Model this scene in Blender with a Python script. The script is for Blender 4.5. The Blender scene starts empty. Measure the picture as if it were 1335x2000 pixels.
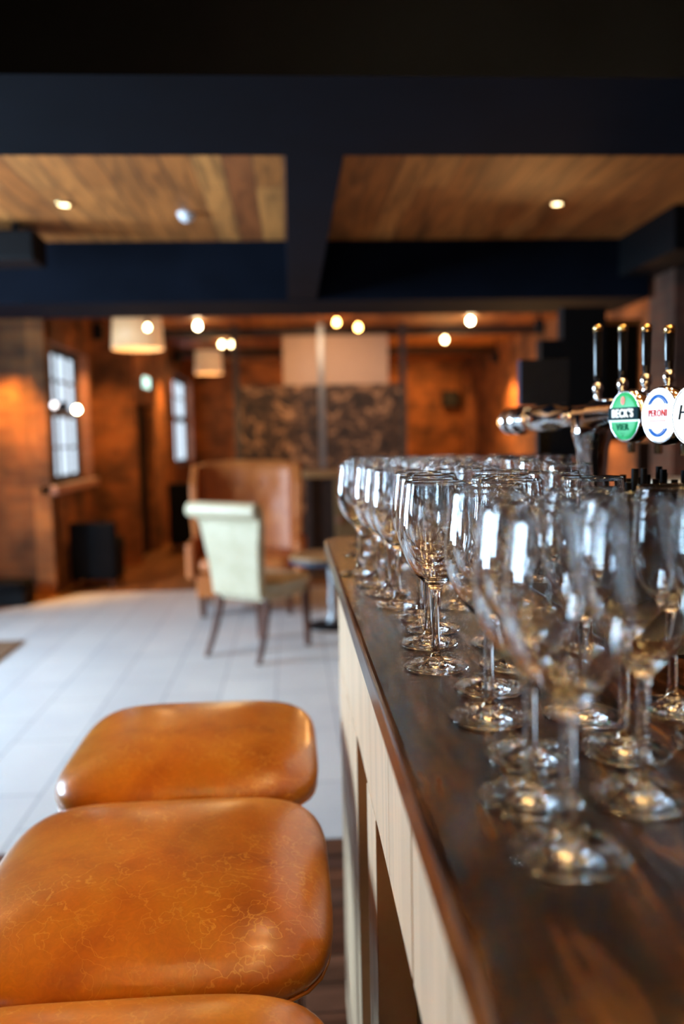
import bpy, bmesh, math, random
from mathutils import Vector, Matrix, noise
random.seed(7)
PI = math.pi
C = bpy.context.scene.collection
SC = bpy.context.scene

# ------------------------------------------------------------------ camera
F = 1640.0
EYE = Vector((0, 0, 1.35))
vy = Vector((-102.5, 143.0, -F)).normalized()          # world +Y in camera axes
vz = Vector((1, 0.020, 0)).cross(-vy); vz = -vz if vz.y < 0 else vz
vz.normalize()
vx = vy.cross(vz).normalized()
R3 = Matrix((vx, vy, vz))                                # camera -> world
cam_d = bpy.data.cameras.new('camera'); cam = bpy.data.objects.new('camera', cam_d); C.objects.link(cam)
cam.matrix_world = Matrix.Translation(EYE) @ R3.to_4x4()
cam_d.sensor_fit = 'VERTICAL'; cam_d.sensor_height = 36.0; cam_d.sensor_width = 24.0
cam_d.lens = F / 2000 * 36.0
cam_d.clip_start = 0.02; cam_d.clip_end = 100
cam_d.dof.use_dof = True; cam_d.dof.focus_distance = 0.955; cam_d.dof.aperture_fstop = 2.4
cam_d.dof.aperture_blades = 0
SC.camera = cam

def ray(px, py):
    return (R3 @ Vector((px - 667.5, 1000 - py, -F)))
def atY(px, py, Y):
    d = ray(px, py); return EYE + d * (Y / d.y)
def atZ(px, py, Z):
    d = ray(px, py); return EYE + d * ((Z - EYE.z) / d.z)
def atX(px, py, X):
    d = ray(px, py); return EYE + d * (X / d.x)

# ------------------------------------------------------------------ node helpers
def new_mat(name):
    m = bpy.data.materials.new(name); m.use_nodes = True
    nt = m.node_tree; b = nt.nodes['Principled BSDF']
    return m, nt, b
def N(nt, t, **kw):
    n = nt.nodes.new(t)
    for k, v in kw.items(): setattr(n, k, v)
    return n
def L(nt, a, b): nt.links.new(a, b)
def plain(name, col, rough=0.5, metal=0.0, coat=0.0, var=0.12, scale=30, bump=0.0, spec=0.5):
    m, nt, b = new_mat(name)
    tc = N(nt, 'ShaderNodeTexCoord'); nz = N(nt, 'ShaderNodeTexNoise'); nz.inputs['Scale'].default_value = scale
    nz.inputs['Detail'].default_value = 4
    L(nt, tc.outputs['Object'], nz.inputs['Vector'])
    cr = N(nt, 'ShaderNodeValToRGB')
    cr.color_ramp.elements[0].color = (*[c * (1 - var) for c in col], 1)
    cr.color_ramp.elements[1].color = (*[min(1, c * (1 + var)) for c in col], 1)
    cr.color_ramp.elements[0].position = .3; cr.color_ramp.elements[1].position = .7
    L(nt, nz.outputs['Fac'], cr.inputs['Fac']); L(nt, cr.outputs['Color'], b.inputs['Base Color'])
    b.inputs['Roughness'].default_value = rough; b.inputs['Metallic'].default_value = metal
    b.inputs['Coat Weight'].default_value = coat; b.inputs['Specular IOR Level'].default_value = spec
    if bump:
        bp = N(nt, 'ShaderNodeBump'); bp.inputs['Strength'].default_value = bump; bp.inputs['Distance'].default_value = .002
        L(nt, nz.outputs['Fac'], bp.inputs['Height']); L(nt, bp.outputs['Normal'], b.inputs['Normal'])
    return m
def emit(name, col, strength, sample=False):
    m, nt, b = new_mat(name)
    b.inputs['Base Color'].default_value = (*[min(c, .8) for c in col], 1)
    b.inputs['Emission Color'].default_value = (*col, 1); b.inputs['Emission Strength'].default_value = strength
    m.cycles.emission_sampling = 'FRONT' if sample else 'NONE'
    return m
def swz(nt, expr):
    """object coordinates re-ordered: expr is three of 'x','y','z','x+y' or a float factor tuple"""
    tc = N(nt, 'ShaderNodeTexCoord'); sp = N(nt, 'ShaderNodeSeparateXYZ'); L(nt, tc.outputs['Object'], sp.inputs[0])
    cb = N(nt, 'ShaderNodeCombineXYZ')
    for i, (e, sc, off) in enumerate(expr):
        if e == 'x+y':
            a = N(nt, 'ShaderNodeMath', operation='ADD'); L(nt, sp.outputs['X'], a.inputs[0]); L(nt, sp.outputs['Y'], a.inputs[1]); src = a.outputs[0]
        else: src = sp.outputs['XYZ'.index(e.upper())]
        mm = N(nt, 'ShaderNodeMath', operation='MULTIPLY_ADD'); L(nt, src, mm.inputs[0]); mm.inputs[1].default_value = sc; mm.inputs[2].default_value = off
        L(nt, mm.outputs[0], cb.inputs[i])
    return cb.outputs[0]
def ramp(nt, fac, stops):
    cr = N(nt, 'ShaderNodeValToRGB'); e = cr.color_ramp.elements
    while len(e) < len(stops): e.new(.5)
    for el, (p, c) in zip(e, stops): el.position = p; el.color = (*c, 1)
    L(nt, fac, cr.inputs['Fac']); return cr.outputs['Color']
def mixc(nt, a, b, fac, blend='MIX'):
    mx = N(nt, 'ShaderNodeMix', data_type='RGBA', blend_type=blend)
    for sock, v in ((mx.inputs[6], a), (mx.inputs[7], b), (mx.inputs[0], fac)):
        if hasattr(v, 'is_linked') or hasattr(v, 'node'): L(nt, v, sock)
        elif isinstance(v, (int, float)): sock.default_value = v
        else: sock.default_value = (*v, 1)
    return mx.outputs[2]
def wood_planks(name, order, bw, rh, cols, mortar, rough, gap=.003, stretch=14, rowoff=0., spec=.5, freq=.5, contrast=.75, coat=0.):
    """order: (along axis, across axis)"""
    m, nt, b = new_mat(name)
    v = swz(nt, ((order[0], 1, 0), (order[1], 1, rowoff), ('z' if 'z' not in order else 'x', 0, 0)))
    br = N(nt, 'ShaderNodeTexBrick', offset=freq, squash=1.0)
    br.inputs['Scale'].default_value = 1; br.inputs['Brick Width'].default_value = bw; br.inputs['Row Height'].default_value = rh
    br.inputs['Mortar Size'].default_value = gap; br.inputs['Mortar Smooth'].default_value = .2
    br.inputs['Color1'].default_value = (0, 0, 0, 1); br.inputs['Color2'].default_value = (1, 1, 1, 1)
    br.inputs['Mortar'].default_value = (.5, .5, .5, 1)
    L(nt, v, br.inputs['Vector'])
    base = ramp(nt, br.outputs['Color'], [(i / (len(cols) - 1), c) for i, c in enumerate(cols)])
    v2 = swz(nt, ((order[0], 1, 0), (order[1], stretch, 0), ('z' if 'z' not in order else 'x', 1, 0)))
    nz = N(nt, 'ShaderNodeTexNoise'); nz.inputs['Scale'].default_value = 1.6; nz.inputs['Detail'].default_value = 6; nz.inputs['Distortion'].default_value = 1.2
    L(nt, v2, nz.inputs['Vector'])
    g = ramp(nt, nz.outputs['Fac'], [(.3, (1 - contrast,) * 3), (.62, (1.0,) * 3)])
    col = mixc(nt, base, g, 1.0, 'MULTIPLY')
    col = mixc(nt, col, mortar, br.outputs['Fac'])
    L(nt, col, b.inputs['Base Color']); b.inputs['Roughness'].default_value = rough
    b.inputs['Specular IOR Level'].default_value = spec; b.inputs['Coat Weight'].default_value = coat
    bp = N(nt, 'ShaderNodeBump'); bp.inputs['Strength'].default_value = .3; bp.inputs['Distance'].default_value = .003; bp.invert = True
    L(nt, br.outputs['Fac'], bp.inputs['Height']); L(nt, bp.outputs['Normal'], b.inputs['Normal'])
    return m

# ------------------------------------------------------------------ materials
M = {}
# dark polished bar-top timber
m, nt, b = new_mat('dark_walnut')
v = swz(nt, (('x', 9, 0), ('y', 1.3, 0), ('z', 4, 0)))
n1 = N(nt, 'ShaderNodeTexNoise'); n1.inputs['Scale'].default_value = 2.7; n1.inputs['Detail'].default_value = 7; n1.inputs['Distortion'].default_value = 2.4
L(nt, v, n1.inputs['Vector'])
c1 = ramp(nt, n1.outputs['Fac'], [(.30, (.006, .0025, .0015)), (.46, (.030, .010, .004)), (.60, (.085, .030, .009)), (.78, (.19, .080, .022))])
v2 = swz(nt, (('x', 160, 0), ('y', 9, 0), ('z', 40, 0)))
n2 = N(nt, 'ShaderNodeTexNoise'); n2.inputs['Scale'].default_value = 1.0; n2.inputs['Detail'].default_value = 3; L(nt, v2, n2.inputs['Vector'])
c2 = ramp(nt, n2.outputs['Fac'], [(.38, (.35, .35, .35)), (.56, (1, 1, 1))])
L(nt, mixc(nt, c1, c2, .8, 'MULTIPLY'), b.inputs['Base Color'])
rr = N(nt, 'ShaderNodeMapRange'); L(nt, n1.outputs['Fac'], rr.inputs[0]); rr.inputs[3].default_value = .13; rr.inputs[4].default_value = .26
L(nt, rr.outputs[0], b.inputs['Roughness'])
bp = N(nt, 'ShaderNodeBump'); bp.inputs['Strength'].default_value = .35; bp.inputs['Distance'].default_value = .0012
L(nt, n2.outputs['Fac'], bp.inputs['Height']); L(nt, bp.outputs['Normal'], b.inputs['Normal'])
b.inputs['Specular IOR Level'].default_value = .36
M['walnut'] = m
# tan leather
def leather(name, c_lo, c_mid, c_hi, vein, rough, veins=True):
    m, nt, b = new_mat(name)
    tc = N(nt, 'ShaderNodeTexCoord')
    n1 = N(nt, 'ShaderNodeTexNoise'); n1.inputs['Scale'].default_value = 9; n1.inputs['Detail'].default_value = 6; n1.inputs['Distortion'].default_value = .6
    L(nt, tc.outputs['Object'], n1.inputs['Vector'])
    col = ramp(nt, n1.outputs['Fac'], [(.25, c_lo), (.5, c_mid), (.75, c_hi)])
    if veins:
        nd = N(nt, 'ShaderNodeTexNoise'); nd.inputs['Scale'].default_value = 14; nd.inputs['Detail'].default_value = 4; L(nt, tc.outputs['Object'], nd.inputs['Vector'])
        mxv = N(nt, 'ShaderNodeMix', data_type='VECTOR'); mxv.inputs[0].default_value = .16
        L(nt, tc.outputs['Object'], mxv.inputs[4]); L(nt, nd.outputs['Color'], mxv.inputs[5])
        vo = N(nt, 'ShaderNodeTexVoronoi', feature='DISTANCE_TO_EDGE'); vo.inputs['Scale'].default_value = 30; L(nt, mxv.outputs[1], vo.inputs['Vector'])
        vf = ramp(nt, vo.outputs['Distance'], [(0.0, (1, 1, 1)), (.035, (0, 0, 0))])
        n3 = N(nt, 'ShaderNodeTexNoise'); n3.inputs['Scale'].default_value = 7; n3.inputs['Detail'].default_value = 3; L(nt, tc.outputs['Object'], n3.inputs['Vector'])
        mk = ramp(nt, n3.outputs['Fac'], [(.42, (0, 0, 0)), (.62, (.75, .75, .75))])
        fac = mixc(nt, vf, mk, 1.0, 'MULTIPLY')
        col = mixc(nt, col, vein, fac)
        # fine scuffs
        n4 = N(nt, 'ShaderNodeTexNoise'); n4.inputs['Scale'].default_value = 60; n4.inputs['Detail'].default_value = 8; n4.inputs['Distortion'].default_value = 3
        L(nt, tc.outputs['Object'], n4.inputs['Vector'])
        col = mixc(nt, col, ramp(nt, n4.outputs['Fac'], [(.3, (.75, .75, .75)), (.7, (1, 1, 1))]), .6, 'MULTIPLY')
    L(nt, col, b.inputs['Base Color']); b.inputs['Roughness'].default_value = rough
    if veins: b.inputs['Coat Weight'].default_value = .35; b.inputs['Coat Roughness'].default_value = .22
    n5 = N(nt, 'ShaderNodeTexNoise'); n5.inputs['Scale'].default_value = 220; n5.inputs['Detail'].default_value = 3; L(nt, tc.outputs['Object'], n5.inputs['Vector'])
    bp = N(nt, 'ShaderNodeBump'); bp.inputs['Strength'].default_value = .12; bp.inputs['Distance'].default_value = .0006
    L(nt, n5.outputs['Fac'], bp.inputs['Height']); L(nt, bp.outputs['Normal'], b.inputs['Normal'])
    return m
M['tan'] = leather('tan_leather', (.42, .10, .008), (.60, .18, .013), (.70, .25, .02), (.85, .42, .08), .30)
M['tan2'] = leather('worn_tan_leather', (.38, .095, .020), (.50, .135, .028), (.58, .18, .04), (.7, .35, .15), .5, False)
M['cream'] = leather('cream_leather', (.41, .33, .20), (.47, .385, .25), (.52, .43, .29), (.7, .7, .6), .42, False)
M['black_leather'] = leather('black_leather', (.003, .003, .004), (.004, .004, .005), (.006, .006, .008), (.02, .02, .02), .8, False)
M['black_leather'].node_tree.nodes['Principled BSDF'].inputs['Specular IOR Level'].default_value = .12
# glass
m, nt, b = new_mat('clear_glass')
b.inputs['Base Color'].default_value = (1, 1, 1, 1); b.inputs['Roughness'].default_value = 0.0
b.inputs['IOR'].default_value = 1.50; b.inputs['Transmission Weight'].default_value = 1.0
M['glass'] = m
m, nt, b = new_mat('window_glass')
nt.nodes.remove(b); tr = N(nt, 'ShaderNodeBsdfTransparent'); gl = N(nt, 'ShaderNodeBsdfGlossy'); gl.inputs['Roughness'].default_value = .02
mxs = N(nt, 'ShaderNodeMixShader'); mxs.inputs[0].default_value = .06
L(nt, tr.outputs[0], mxs.inputs[1]); L(nt, gl.outputs[0], mxs.inputs[2])
L(nt, mxs.outputs[0], nt.nodes['Material Output'].inputs['Surface'])
M['pane'] = m
# brick
def brick(name, c1, c2, mortar, patch=.72):
    m, nt, b = new_mat(name)
    v = swz(nt, (('x+y', 1, 0), ('z', 1, 0), ('x', 0, 0)))
    br = N(nt, 'ShaderNodeTexBrick'); br.inputs['Scale'].default_value = 1
    br.inputs['Brick Width'].default_value = .225; br.inputs['Row Height'].default_value = .075; br.inputs['Mortar Size'].default_value = .006
    br.inputs['Color1'].default_value = (*c1, 1); br.inputs['Color2'].default_value = (*c2, 1); br.inputs['Mortar'].default_value = (*mortar, 1)
    L(nt, v, br.inputs['Vector'])
    tc = N(nt, 'ShaderNodeTexCoord'); nz = N(nt, 'ShaderNodeTexNoise'); nz.inputs['Scale'].default_value = 2.6; nz.inputs['Detail'].default_value = 5
    L(nt, tc.outputs['Object'], nz.inputs['Vector'])
    g = ramp(nt, nz.outputs['Fac'], [(.35, (1 - patch,) * 3), (.65, (1.15, 1.1, 1.05))])
    L(nt, mixc(nt, br.outputs['Color'], g, 1.0, 'MULTIPLY'), b.inputs['Base Color']); b.inputs['Roughness'].default_value = .85
    bp = N(nt, 'ShaderNodeBump'); bp.inputs['Strength'].default_value = .6; bp.inputs['Distance'].default_value = .01; bp.invert = True
    L(nt, br.outputs['Fac'], bp.inputs['Height']); L(nt, bp.outputs['Normal'], b.inputs['Normal'])
    return m
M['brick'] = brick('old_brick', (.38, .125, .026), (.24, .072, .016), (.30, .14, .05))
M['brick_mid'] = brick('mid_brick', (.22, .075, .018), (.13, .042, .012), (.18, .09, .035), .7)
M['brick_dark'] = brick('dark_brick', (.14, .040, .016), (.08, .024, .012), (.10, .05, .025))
M['reveal'] = brick('lit_pink_brick', (.45, .20, .13), (.36, .15, .10), (.4, .3, .24), .2)  # paler, pinker brick: light on the window reveals is in the colour
M['ceiling'] = wood_planks('ceiling_boards', ('y', 'x'), 2.3, .145, [(.40, .120, .022), (.58, .205, .045), (.46, .145, .028), (.64, .25, .06), (.33, .09, .02)], (.05, .02, .01), .55, stretch=9, contrast=.62)
M['floor_wood'] = wood_planks('dark_floor_boards', ('x', 'y'), 1.3, .11, [(.12, .040, .022), (.24, .095, .050), (.06, .03, .026), (.30, .13, .07)], (.008, .004, .003), .35, stretch=6, contrast=.85)
M['floor_wood2'] = wood_planks('warm_floor_boards', ('y', 'x'), 1.6, .12, [(.22, .09, .03), (.30, .13, .045), (.18, .07, .025)], (.03, .015, .008), .4, stretch=9, contrast=.5)
# white tiles
m, nt, b = new_mat('white_tile')
v = swz(nt, (('y', 1, .1), ('x', 1, .105), ('z', 0, 0)))
br = N(nt, 'ShaderNodeTexBrick', offset=.5); br.inputs['Scale'].default_value = 1; br.inputs['Brick Width'].default_value = .60; br.inputs['Row Height'].default_value = .295
br.inputs['Mortar Size'].default_value = .005; br.inputs['Mortar Smooth'].default_value = .3
br.inputs['Color1'].default_value = (.60, .61, .61, 1); br.inputs['Color2'].default_value = (.67, .67, .66, 1); br.inputs['Mortar'].default_value = (.36, .38, .41, 1)
L(nt, v, br.inputs['Vector'])
tc = N(nt, 'ShaderNodeTexCoord'); nz = N(nt, 'ShaderNodeTexNoise'); nz.inputs['Scale'].default_value = 3; nz.inputs['Detail'].default_value = 5; L(nt, tc.outputs['Object'], nz.inputs['Vector'])
L(nt, mixc(nt, br.outputs['Color'], ramp(nt, nz.outputs['Fac'], [(.3, (.88, .89, .92)), (.7, (1, 1, 1))]), 1.0, 'MULTIPLY'), b.inputs['Base Color'])
b.inputs['Roughness'].default_value = .38
M['tile'] = m
M['beam'] = plain('navy_painted_beam', (.0035, .0050, .010), .85, spec=.06, var=.15, scale=4)
M['painted'] = wood_planks('cream_painted_timber', ('z', 'y'), 3.0, 5.0, [(.78, .50, .29), (.84, .56, .34)], (.3, .22, .14), .5, gap=.0, stretch=22, contrast=.22)
M['shadedpanel'] = wood_planks('shaded_timber_panel', ('z', 'y'), 3.0, 5.0, [(.22, .12, .055), (.28, .16, .075)], (.1, .06, .03), .5, gap=.0, stretch=22, contrast=.35)  # darker than the cream frame: recess shade painted in
M['leg'] = plain('dark_wood_leg', (.085, .026, .012), .6, spec=.2, var=.3, scale=12)
M['black'] = plain('matt_black', (.004, .004, .005), .6, spec=.15)
M['gloss_black'] = plain('gloss_black', (.008, .008, .010), .15)
M['navy'] = plain('navy_screen', (.005, .010, .034), .5, spec=.2)
M['rubber'] = plain('black_rubber', (.008, .008, .008), .6, scale=200, bump=.5)
M['chrome'] = plain('chrome', (.80, .80, .82), .07, metal=1.0, var=.02)
M['brass'] = plain('warm_metal', (.75, .52, .24), .18, metal=1.0, var=.05)
M['steel'] = plain('grey_steel', (.22, .24, .28), .4, metal=.7)
M['silver'] = plain('cast_silver', (.50, .52, .55), .45, metal=.6)
M['post'] = plain('dark_steel', (.045, .035, .035), .5, metal=.3)
M['shade'] = emit('glowing_fabric_shade', (.80, .50, .26), .30)
M['beige'] = plain('beige_board', (.46, .31, .21), .7, var=.04)
M['wood'] = wood_planks('oak_board', ('x', 'y'), 2.0, 1.0, [(.34, .17, .06), (.42, .22, .085)], (.1, .05, .02), .45, gap=0, stretch=14, contrast=.4)
M['olive'] = wood_planks('oak_door', ('z', 'x'), 2.0, .12, [(.24, .14, .055), (.30, .18, .07)], (.08, .05, .02), .5, stretch=14, contrast=.4)
M['darkwood'] = plain('very_dark_wood', (.030, .012, .007), .5, var=.3, scale=10)
M['orangewood'] = plain('orange_wood', (.40, .17, .05), .5, var=.2, scale=10)
M['window_frame'] = plain('blue_black_window_frame', (.015, .03, .045), .4)
M['white_plastic'] = plain('white_plastic', (.75, .75, .78), .4, var=.02)
M['cream_china'] = plain('cream_china', (.72, .62, .48), .3, var=.02)
M['mat'] = plain('brown_mat', (.17, .09, .045), .8, scale=60)
M['blueedge'] = plain('dark_blue_edge', (.02, .03, .055), .5)
# mural
m, nt, b = new_mat('sepia_mural')
tc = N(nt, 'ShaderNodeTexCoord'); nz = N(nt, 'ShaderNodeTexNoise'); nz.inputs['Scale'].default_value = 5.5; nz.inputs['Detail'].default_value = 6; nz.inputs['Distortion'].default_value = 1.6
L(nt, tc.outputs['Object'], nz.inputs['Vector'])
L(nt, ramp(nt, nz.outputs['Fac'], [(.40, (.012, .006, .004)), (.52, (.07, .035, .018)), (.66, (.36, .20, .10))]), b.inputs['Base Color']); b.inputs['Roughness'].default_value = .7
M['mural'] = m
M['bulb'] = emit('warm_bulb', (1.0, .72, .34), 26)
M['bulb_hot'] = emit('hot_bulb', (1.0, .80, .46), 42)
M['sparkle'] = emit('bright_downlight', (1.0, .70, .32), 210)
M['globe'] = emit('added_warm_globe', (1.0, .62, .22), 32, True)  # glow of the globes added above the bar
M['bulb_amber'] = emit('amber_bulb', (1.0, .52, .13), 26)
M['spot_led'] = emit('downlight_led', (1.0, .80, .45), 9)
M['sign'] = emit('sign_glow', (.55, 1.0, .90), 1.6)
M['badge_white'] = emit('backlit_white', (.80, .86, 1.0), .62)
M['badge_green'] = emit('backlit_green', (.008, .30, .085), .62)
M['badge_cream'] = emit('backlit_cream', (.95, .95, .80), .55)
M['ink_white'] = emit('lettering_white', (.9, 1, .95), .55)
M['ink_red'] = plain('lettering_red', (.75, .04, .03), .7, spec=.08, var=.02)
M['ink_blue'] = plain('lettering_blue', (.02, .16, .55), .7, spec=.08, var=.02)
M['ink_navy'] = plain('lettering_navy', (.004, .025, .035), .7, spec=.08, var=.02)
M['ink_green'] = plain('lettering_green', (.004, .13, .06), .7, spec=.08, var=.02)
M['ink_black'] = plain('lettering_black', (.01, .01, .015), .7, spec=.08, var=.02)
M['red_led'] = emit('red_mark', (.9, .15, .10), .5)

# ------------------------------------------------------------------ mesh helpers
def link(name, bm, mat, parent=None, smooth=False, bevel=0, sub=0):
    me = bpy.data.meshes.new(name)
    bmesh.ops.recalc_face_normals(bm, faces=bm.faces[:])
    bm.to_mesh(me); bm.free()
    me.materials.append(mat)
    if smooth:
        for p in me.polygons: p.use_smooth = True
    o = bpy.data.objects.new(name, me); C.objects.link(o)
    if parent: o.parent = parent
    if bevel:
        md = o.modifiers.new('bevel', 'BEVEL'); md.width = bevel; md.segments = 3; md.limit_method = 'ANGLE'
    if sub:
        md = o.modifiers.new('sub', 'SUBSURF'); md.levels = sub; md.render_levels = sub
    return o
def box(bm, x0, x1, y0, y1, z0, z1, mtx=None):
    r = bmesh.ops.create_cube(bm, size=1)
    for v in r['verts']:
        v.co = Vector(((x0 + x1) / 2 + v.co.x * (x1 - x0), (y0 + y1) / 2 + v.co.y * (y1 - y0), (z0 + z1) / 2 + v.co.z * (z1 - z0)))
        if mtx: v.co = mtx @ v.co
    return r['verts']
def lathe(bm, prof, seg=48, mtx=None, closed=False):
    """prof: list of (r, z). closed joins last profile point to first"""
    rings = []
    for r, z in prof:
        if r < 1e-6: rings.append([bm.verts.new((0, 0, z))])
        else: rings.append([bm.verts.new((r * math.cos(2 * PI * i / seg), r * math.sin(2 * PI * i / seg), z)) for i in range(seg)])
    pairs = list(zip(rings, rings[1:]))
    if closed: pairs.append((rings[-1], rings[0]))
    for a, b_ in pairs:
        for i in range(seg):
            j = (i + 1) % seg
            if len(a) == 1 and len(b_) == 1: continue
            if len(a) == 1: bm.faces.new((a[0], b_[i], b_[j]))
            elif len(b_) == 1: bm.faces.new((a[i], a[j], b_[0]))
            else: bm.faces.new((a[i], a[j], b_[j], b_[i]))
    vs = [v for r in rings for v in r]
    if mtx:
        for v in vs: v.co = mtx @ v.co
    return vs
def tube(bm, pts, radii, seg=16):
    """round bar along pts, capped"""
    rings = []
    for i, p in enumerate(pts):
        p = Vector(p)
        d = (Vector(pts[min(i + 1, len(pts) - 1)]) - Vector(pts[max(i - 1, 0)])).normalized()
        a = d.orthogonal().normalized() if i == 0 else (rings_a - d * rings_a.dot(d)).normalized()
        rings_a = a; b_ = d.cross(a)
        r = radii[i] if isinstance(radii, (list, tuple)) else radii
        rings.append([bm.verts.new(p + (a * math.cos(2 * PI * k / seg) + b_ * math.sin(2 * PI * k / seg)) * r) for k in range(seg)])
    for A, B in zip(rings, rings[1:]):
        for k in range(seg): bm.faces.new((A[k], A[(k + 1) % seg], B[(k + 1) % seg], B[k]))
    bm.faces.new(rings[0][::-1]); bm.faces.new(rings[-1])
def rect_tube(bm, pts, sizes):
    """square-section leg along pts; sizes (w,d) per point"""
    rings = []
    for p, (w, d) in zip(pts, sizes):
        x, y, z = p
        rings.append([bm.verts.new((x + sx * w / 2, y + sy * d / 2, z)) for sx, sy in ((-1, -1), (1, -1), (1, 1), (-1, 1))])
    for A, B in zip(rings, rings[1:]):
        for k in range(4): bm.faces.new((A[k], A[(k + 1) % 4], B[(k + 1) % 4], B[k]))
    bm.faces.new(rings[0][::-1]); bm.faces.new(rings[-1])
def squadric(bm, hx, hy, hz_up, hz_dn, a=6, b_=2.8, n=20, z0=0):
    """soft upholstered block: rounded plan, crowned top"""
    r = bmesh.ops.create_cube(bm, size=2)
    bmesh.ops.subdivide_edges(bm, edges=list({e for v in r['verts'] for e in v.link_edges}), cuts=n, use_grid_fill=True)
    for v in bm.verts:
        x, y, z = v.co
        t = lambda q: math.copysign(abs(q) ** .85, q)
        x, y = t(x), t(y)
        s = ((abs(x) ** a + abs(y) ** a) ** (b_ / a) + abs(z) ** b_) ** (-1 / b_)
        v.co = Vector((x * s * hx, y * s * hy, z0 + z * s * (hz_up if z > 0 else hz_dn)))
def thing(name, label, cat, loc=(0, 0, 0), rotz=0, group=None):
    o = bpy.data.objects.new(name, None); C.objects.link(o); o.empty_display_size = .1
    o.location = loc; o.rotation_euler = (0, 0, rotz); o['label'] = label; o['category'] = cat
    if group: o['group'] = group
    return o
def tag(o, label, cat, group=None):
    o['label'] = label; o['category'] = cat
    if group: o['group'] = group
    return o
def struct(name, bm, mat, **k):
    o = link(name, bm, mat, **k); o['kind'] = 'structure'; return o
def dup(root, loc=None, rotz=None, label=None, group=None):
    r = root.copy(); C.objects.link(r)
    if loc is not None: r.location = loc
    if rotz is not None: r.rotation_euler = (0, 0, rotz)
    if label: r['label'] = label
    if group: r['group'] = group
    for ch in list(root.children):
        c = ch.copy(); C.objects.link(c); c.parent = r
        for g in list(ch.children):
            d = g.copy(); C.objects.link(d); d.parent = c
    return r
def sbox(name, mat, *a, **k):
    bm = bmesh.new(); box(bm, *a); return struct(name, bm, mat, **k)
def area(name, loc, rot, sx, sy, power, col, spread=None):
    l = bpy.data.lights.new(name, 'AREA'); l.shape = 'RECTANGLE'; l.size = sx; l.size_y = sy; l.energy = power; l.color = col
    if spread: l.spread = spread
    o = bpy.data.objects.new(name, l); C.objects.link(o); o.location = loc; o.rotation_euler = rot; return o
def spot(name, loc, target, power, col, angle=70, blend=.6, r=.03):
    l = bpy.data.lights.new(name, 'SPOT'); l.energy = power; l.color = col; l.spot_size = math.radians(angle); l.spot_blend = blend; l.shadow_soft_size = r
    o = bpy.data.objects.new(name, l); C.objects.link(o); o.location = loc
    o.rotation_euler = (Vector(target) - Vector(loc)).to_track_quat('-Z', 'Y').to_euler(); return o
def point(name, loc, power, col, r=.05):
    l = bpy.data.lights.new(name, 'POINT'); l.energy = power; l.color = col; l.shadow_soft_size = r
    o = bpy.data.objects.new(name, l); C.objects.link(o); o.location = loc; return o

CEIL = 2.68
CT = 1.10                    # counter top height
# ------------------------------------------------------------------ room shell
sbox('floor', M['floor_wood'], -4.5, 3.6, -3.2, 2.73, -.1, 0)
bm = bmesh.new()             # white tiled field, its far left corner cut away
vs = [(-4.5, 2.73), (3.6, 2.73), (3.6, 7.58), (-1.9, 7.58), (-2.5, 6.75), (-4.5, 6.4)]
top = [bm.verts.new((x, y, .002)) for x, y in vs]; bot = [bm.verts.new((x, y, -.1)) for x, y in vs]
bm.faces.new(top); bm.faces.new(bot[::-1])
for i in range(len(vs)):
    j = (i + 1) % len(vs); bm.faces.new((top[i], bot[i], bot[j], top[j]))
struct('floor_tiles', bm, M['tile'])
bm = bmesh.new()
vs = [(-4.5, 6.4), (-2.5, 6.75), (-1.9, 7.58), (3.6, 7.58), (3.6, 15.2), (-2.3, 15.2), (-2.3, 7.7), (-4.5, 7.7)]
top = [bm.verts.new((x, y, 0)) for x, y in vs]; bot = [bm.verts.new((x, y, -.1)) for x, y in vs]
bm.faces.new(top); bm.faces.new(bot[::-1])
for i in range(len(vs)):
    j = (i + 1) % len(vs); bm.faces.new((top[i], bot[i], bot[j], top[j]))
struct('floor_boards', bm, M['floor_wood2'])
bm = bmesh.new(); box(bm, -4.6, 3.7, -3.3, 7.7, CEIL, CEIL + .1); box(bm, -2.25, 3.7, 7.7, 15.2, CEIL, CEIL + .1); struct('ceiling', bm, M['ceiling'])

# walls
sbox('wall_far', M['brick'], -1.8, 3.7, 15.0, 15.2, 0, CEIL)
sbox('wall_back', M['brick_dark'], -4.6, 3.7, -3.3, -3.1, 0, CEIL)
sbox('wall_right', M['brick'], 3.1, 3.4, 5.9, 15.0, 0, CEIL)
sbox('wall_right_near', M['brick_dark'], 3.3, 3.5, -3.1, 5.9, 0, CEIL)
def wall_x(name, mat, x0, x1, y0, y1, holes):
    """wall running along Y with rectangular holes (y0,y1,z0,z1)"""
    bm = bmesh.new(); y = y0
    for h in holes:
        box(bm, x0, x1, y, h[0], 0, CEIL)
        if h[2] > 0: box(bm, x0, x1, h[0], h[1], 0, h[2])
        if h[3] < CEIL: box(bm, x0, x1, h[0], h[1], h[3], CEIL)
        y = h[1]
    box(bm, x0, x1, y, y1, 0, CEIL)
    return struct(name, bm, mat)
WIN_L = [(2.8, 3.45, .95, 2.30), (4.4, 5.05, .95, 2.30)]
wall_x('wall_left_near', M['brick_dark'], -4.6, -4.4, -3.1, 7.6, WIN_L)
sbox('wall_left_return', M['brick_mid'], -4.6, -2.1, 7.6, 7.7, 0, CEIL)
wall_x('wall_left', M['brick'], -2.25, -2.1, 7.5, 9.25, [(7.54, 9.09, .98, 2.26)])
sbox('wall_left_pier', M['brick'], -2.25, -1.66, 9.25, 9.4, 0, CEIL)
wall_x('wall_left_far', M['brick'], -1.8, -1.66, 9.4, 15.0, [(9.42, 10.45, 0, 1.78), (12.4, 14.7, .98, 2.36)])
sbox('wall_right_pillar', M['brick_dark'], 2.56, 3.3, 5.50, 5.9, 0, CEIL)

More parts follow.
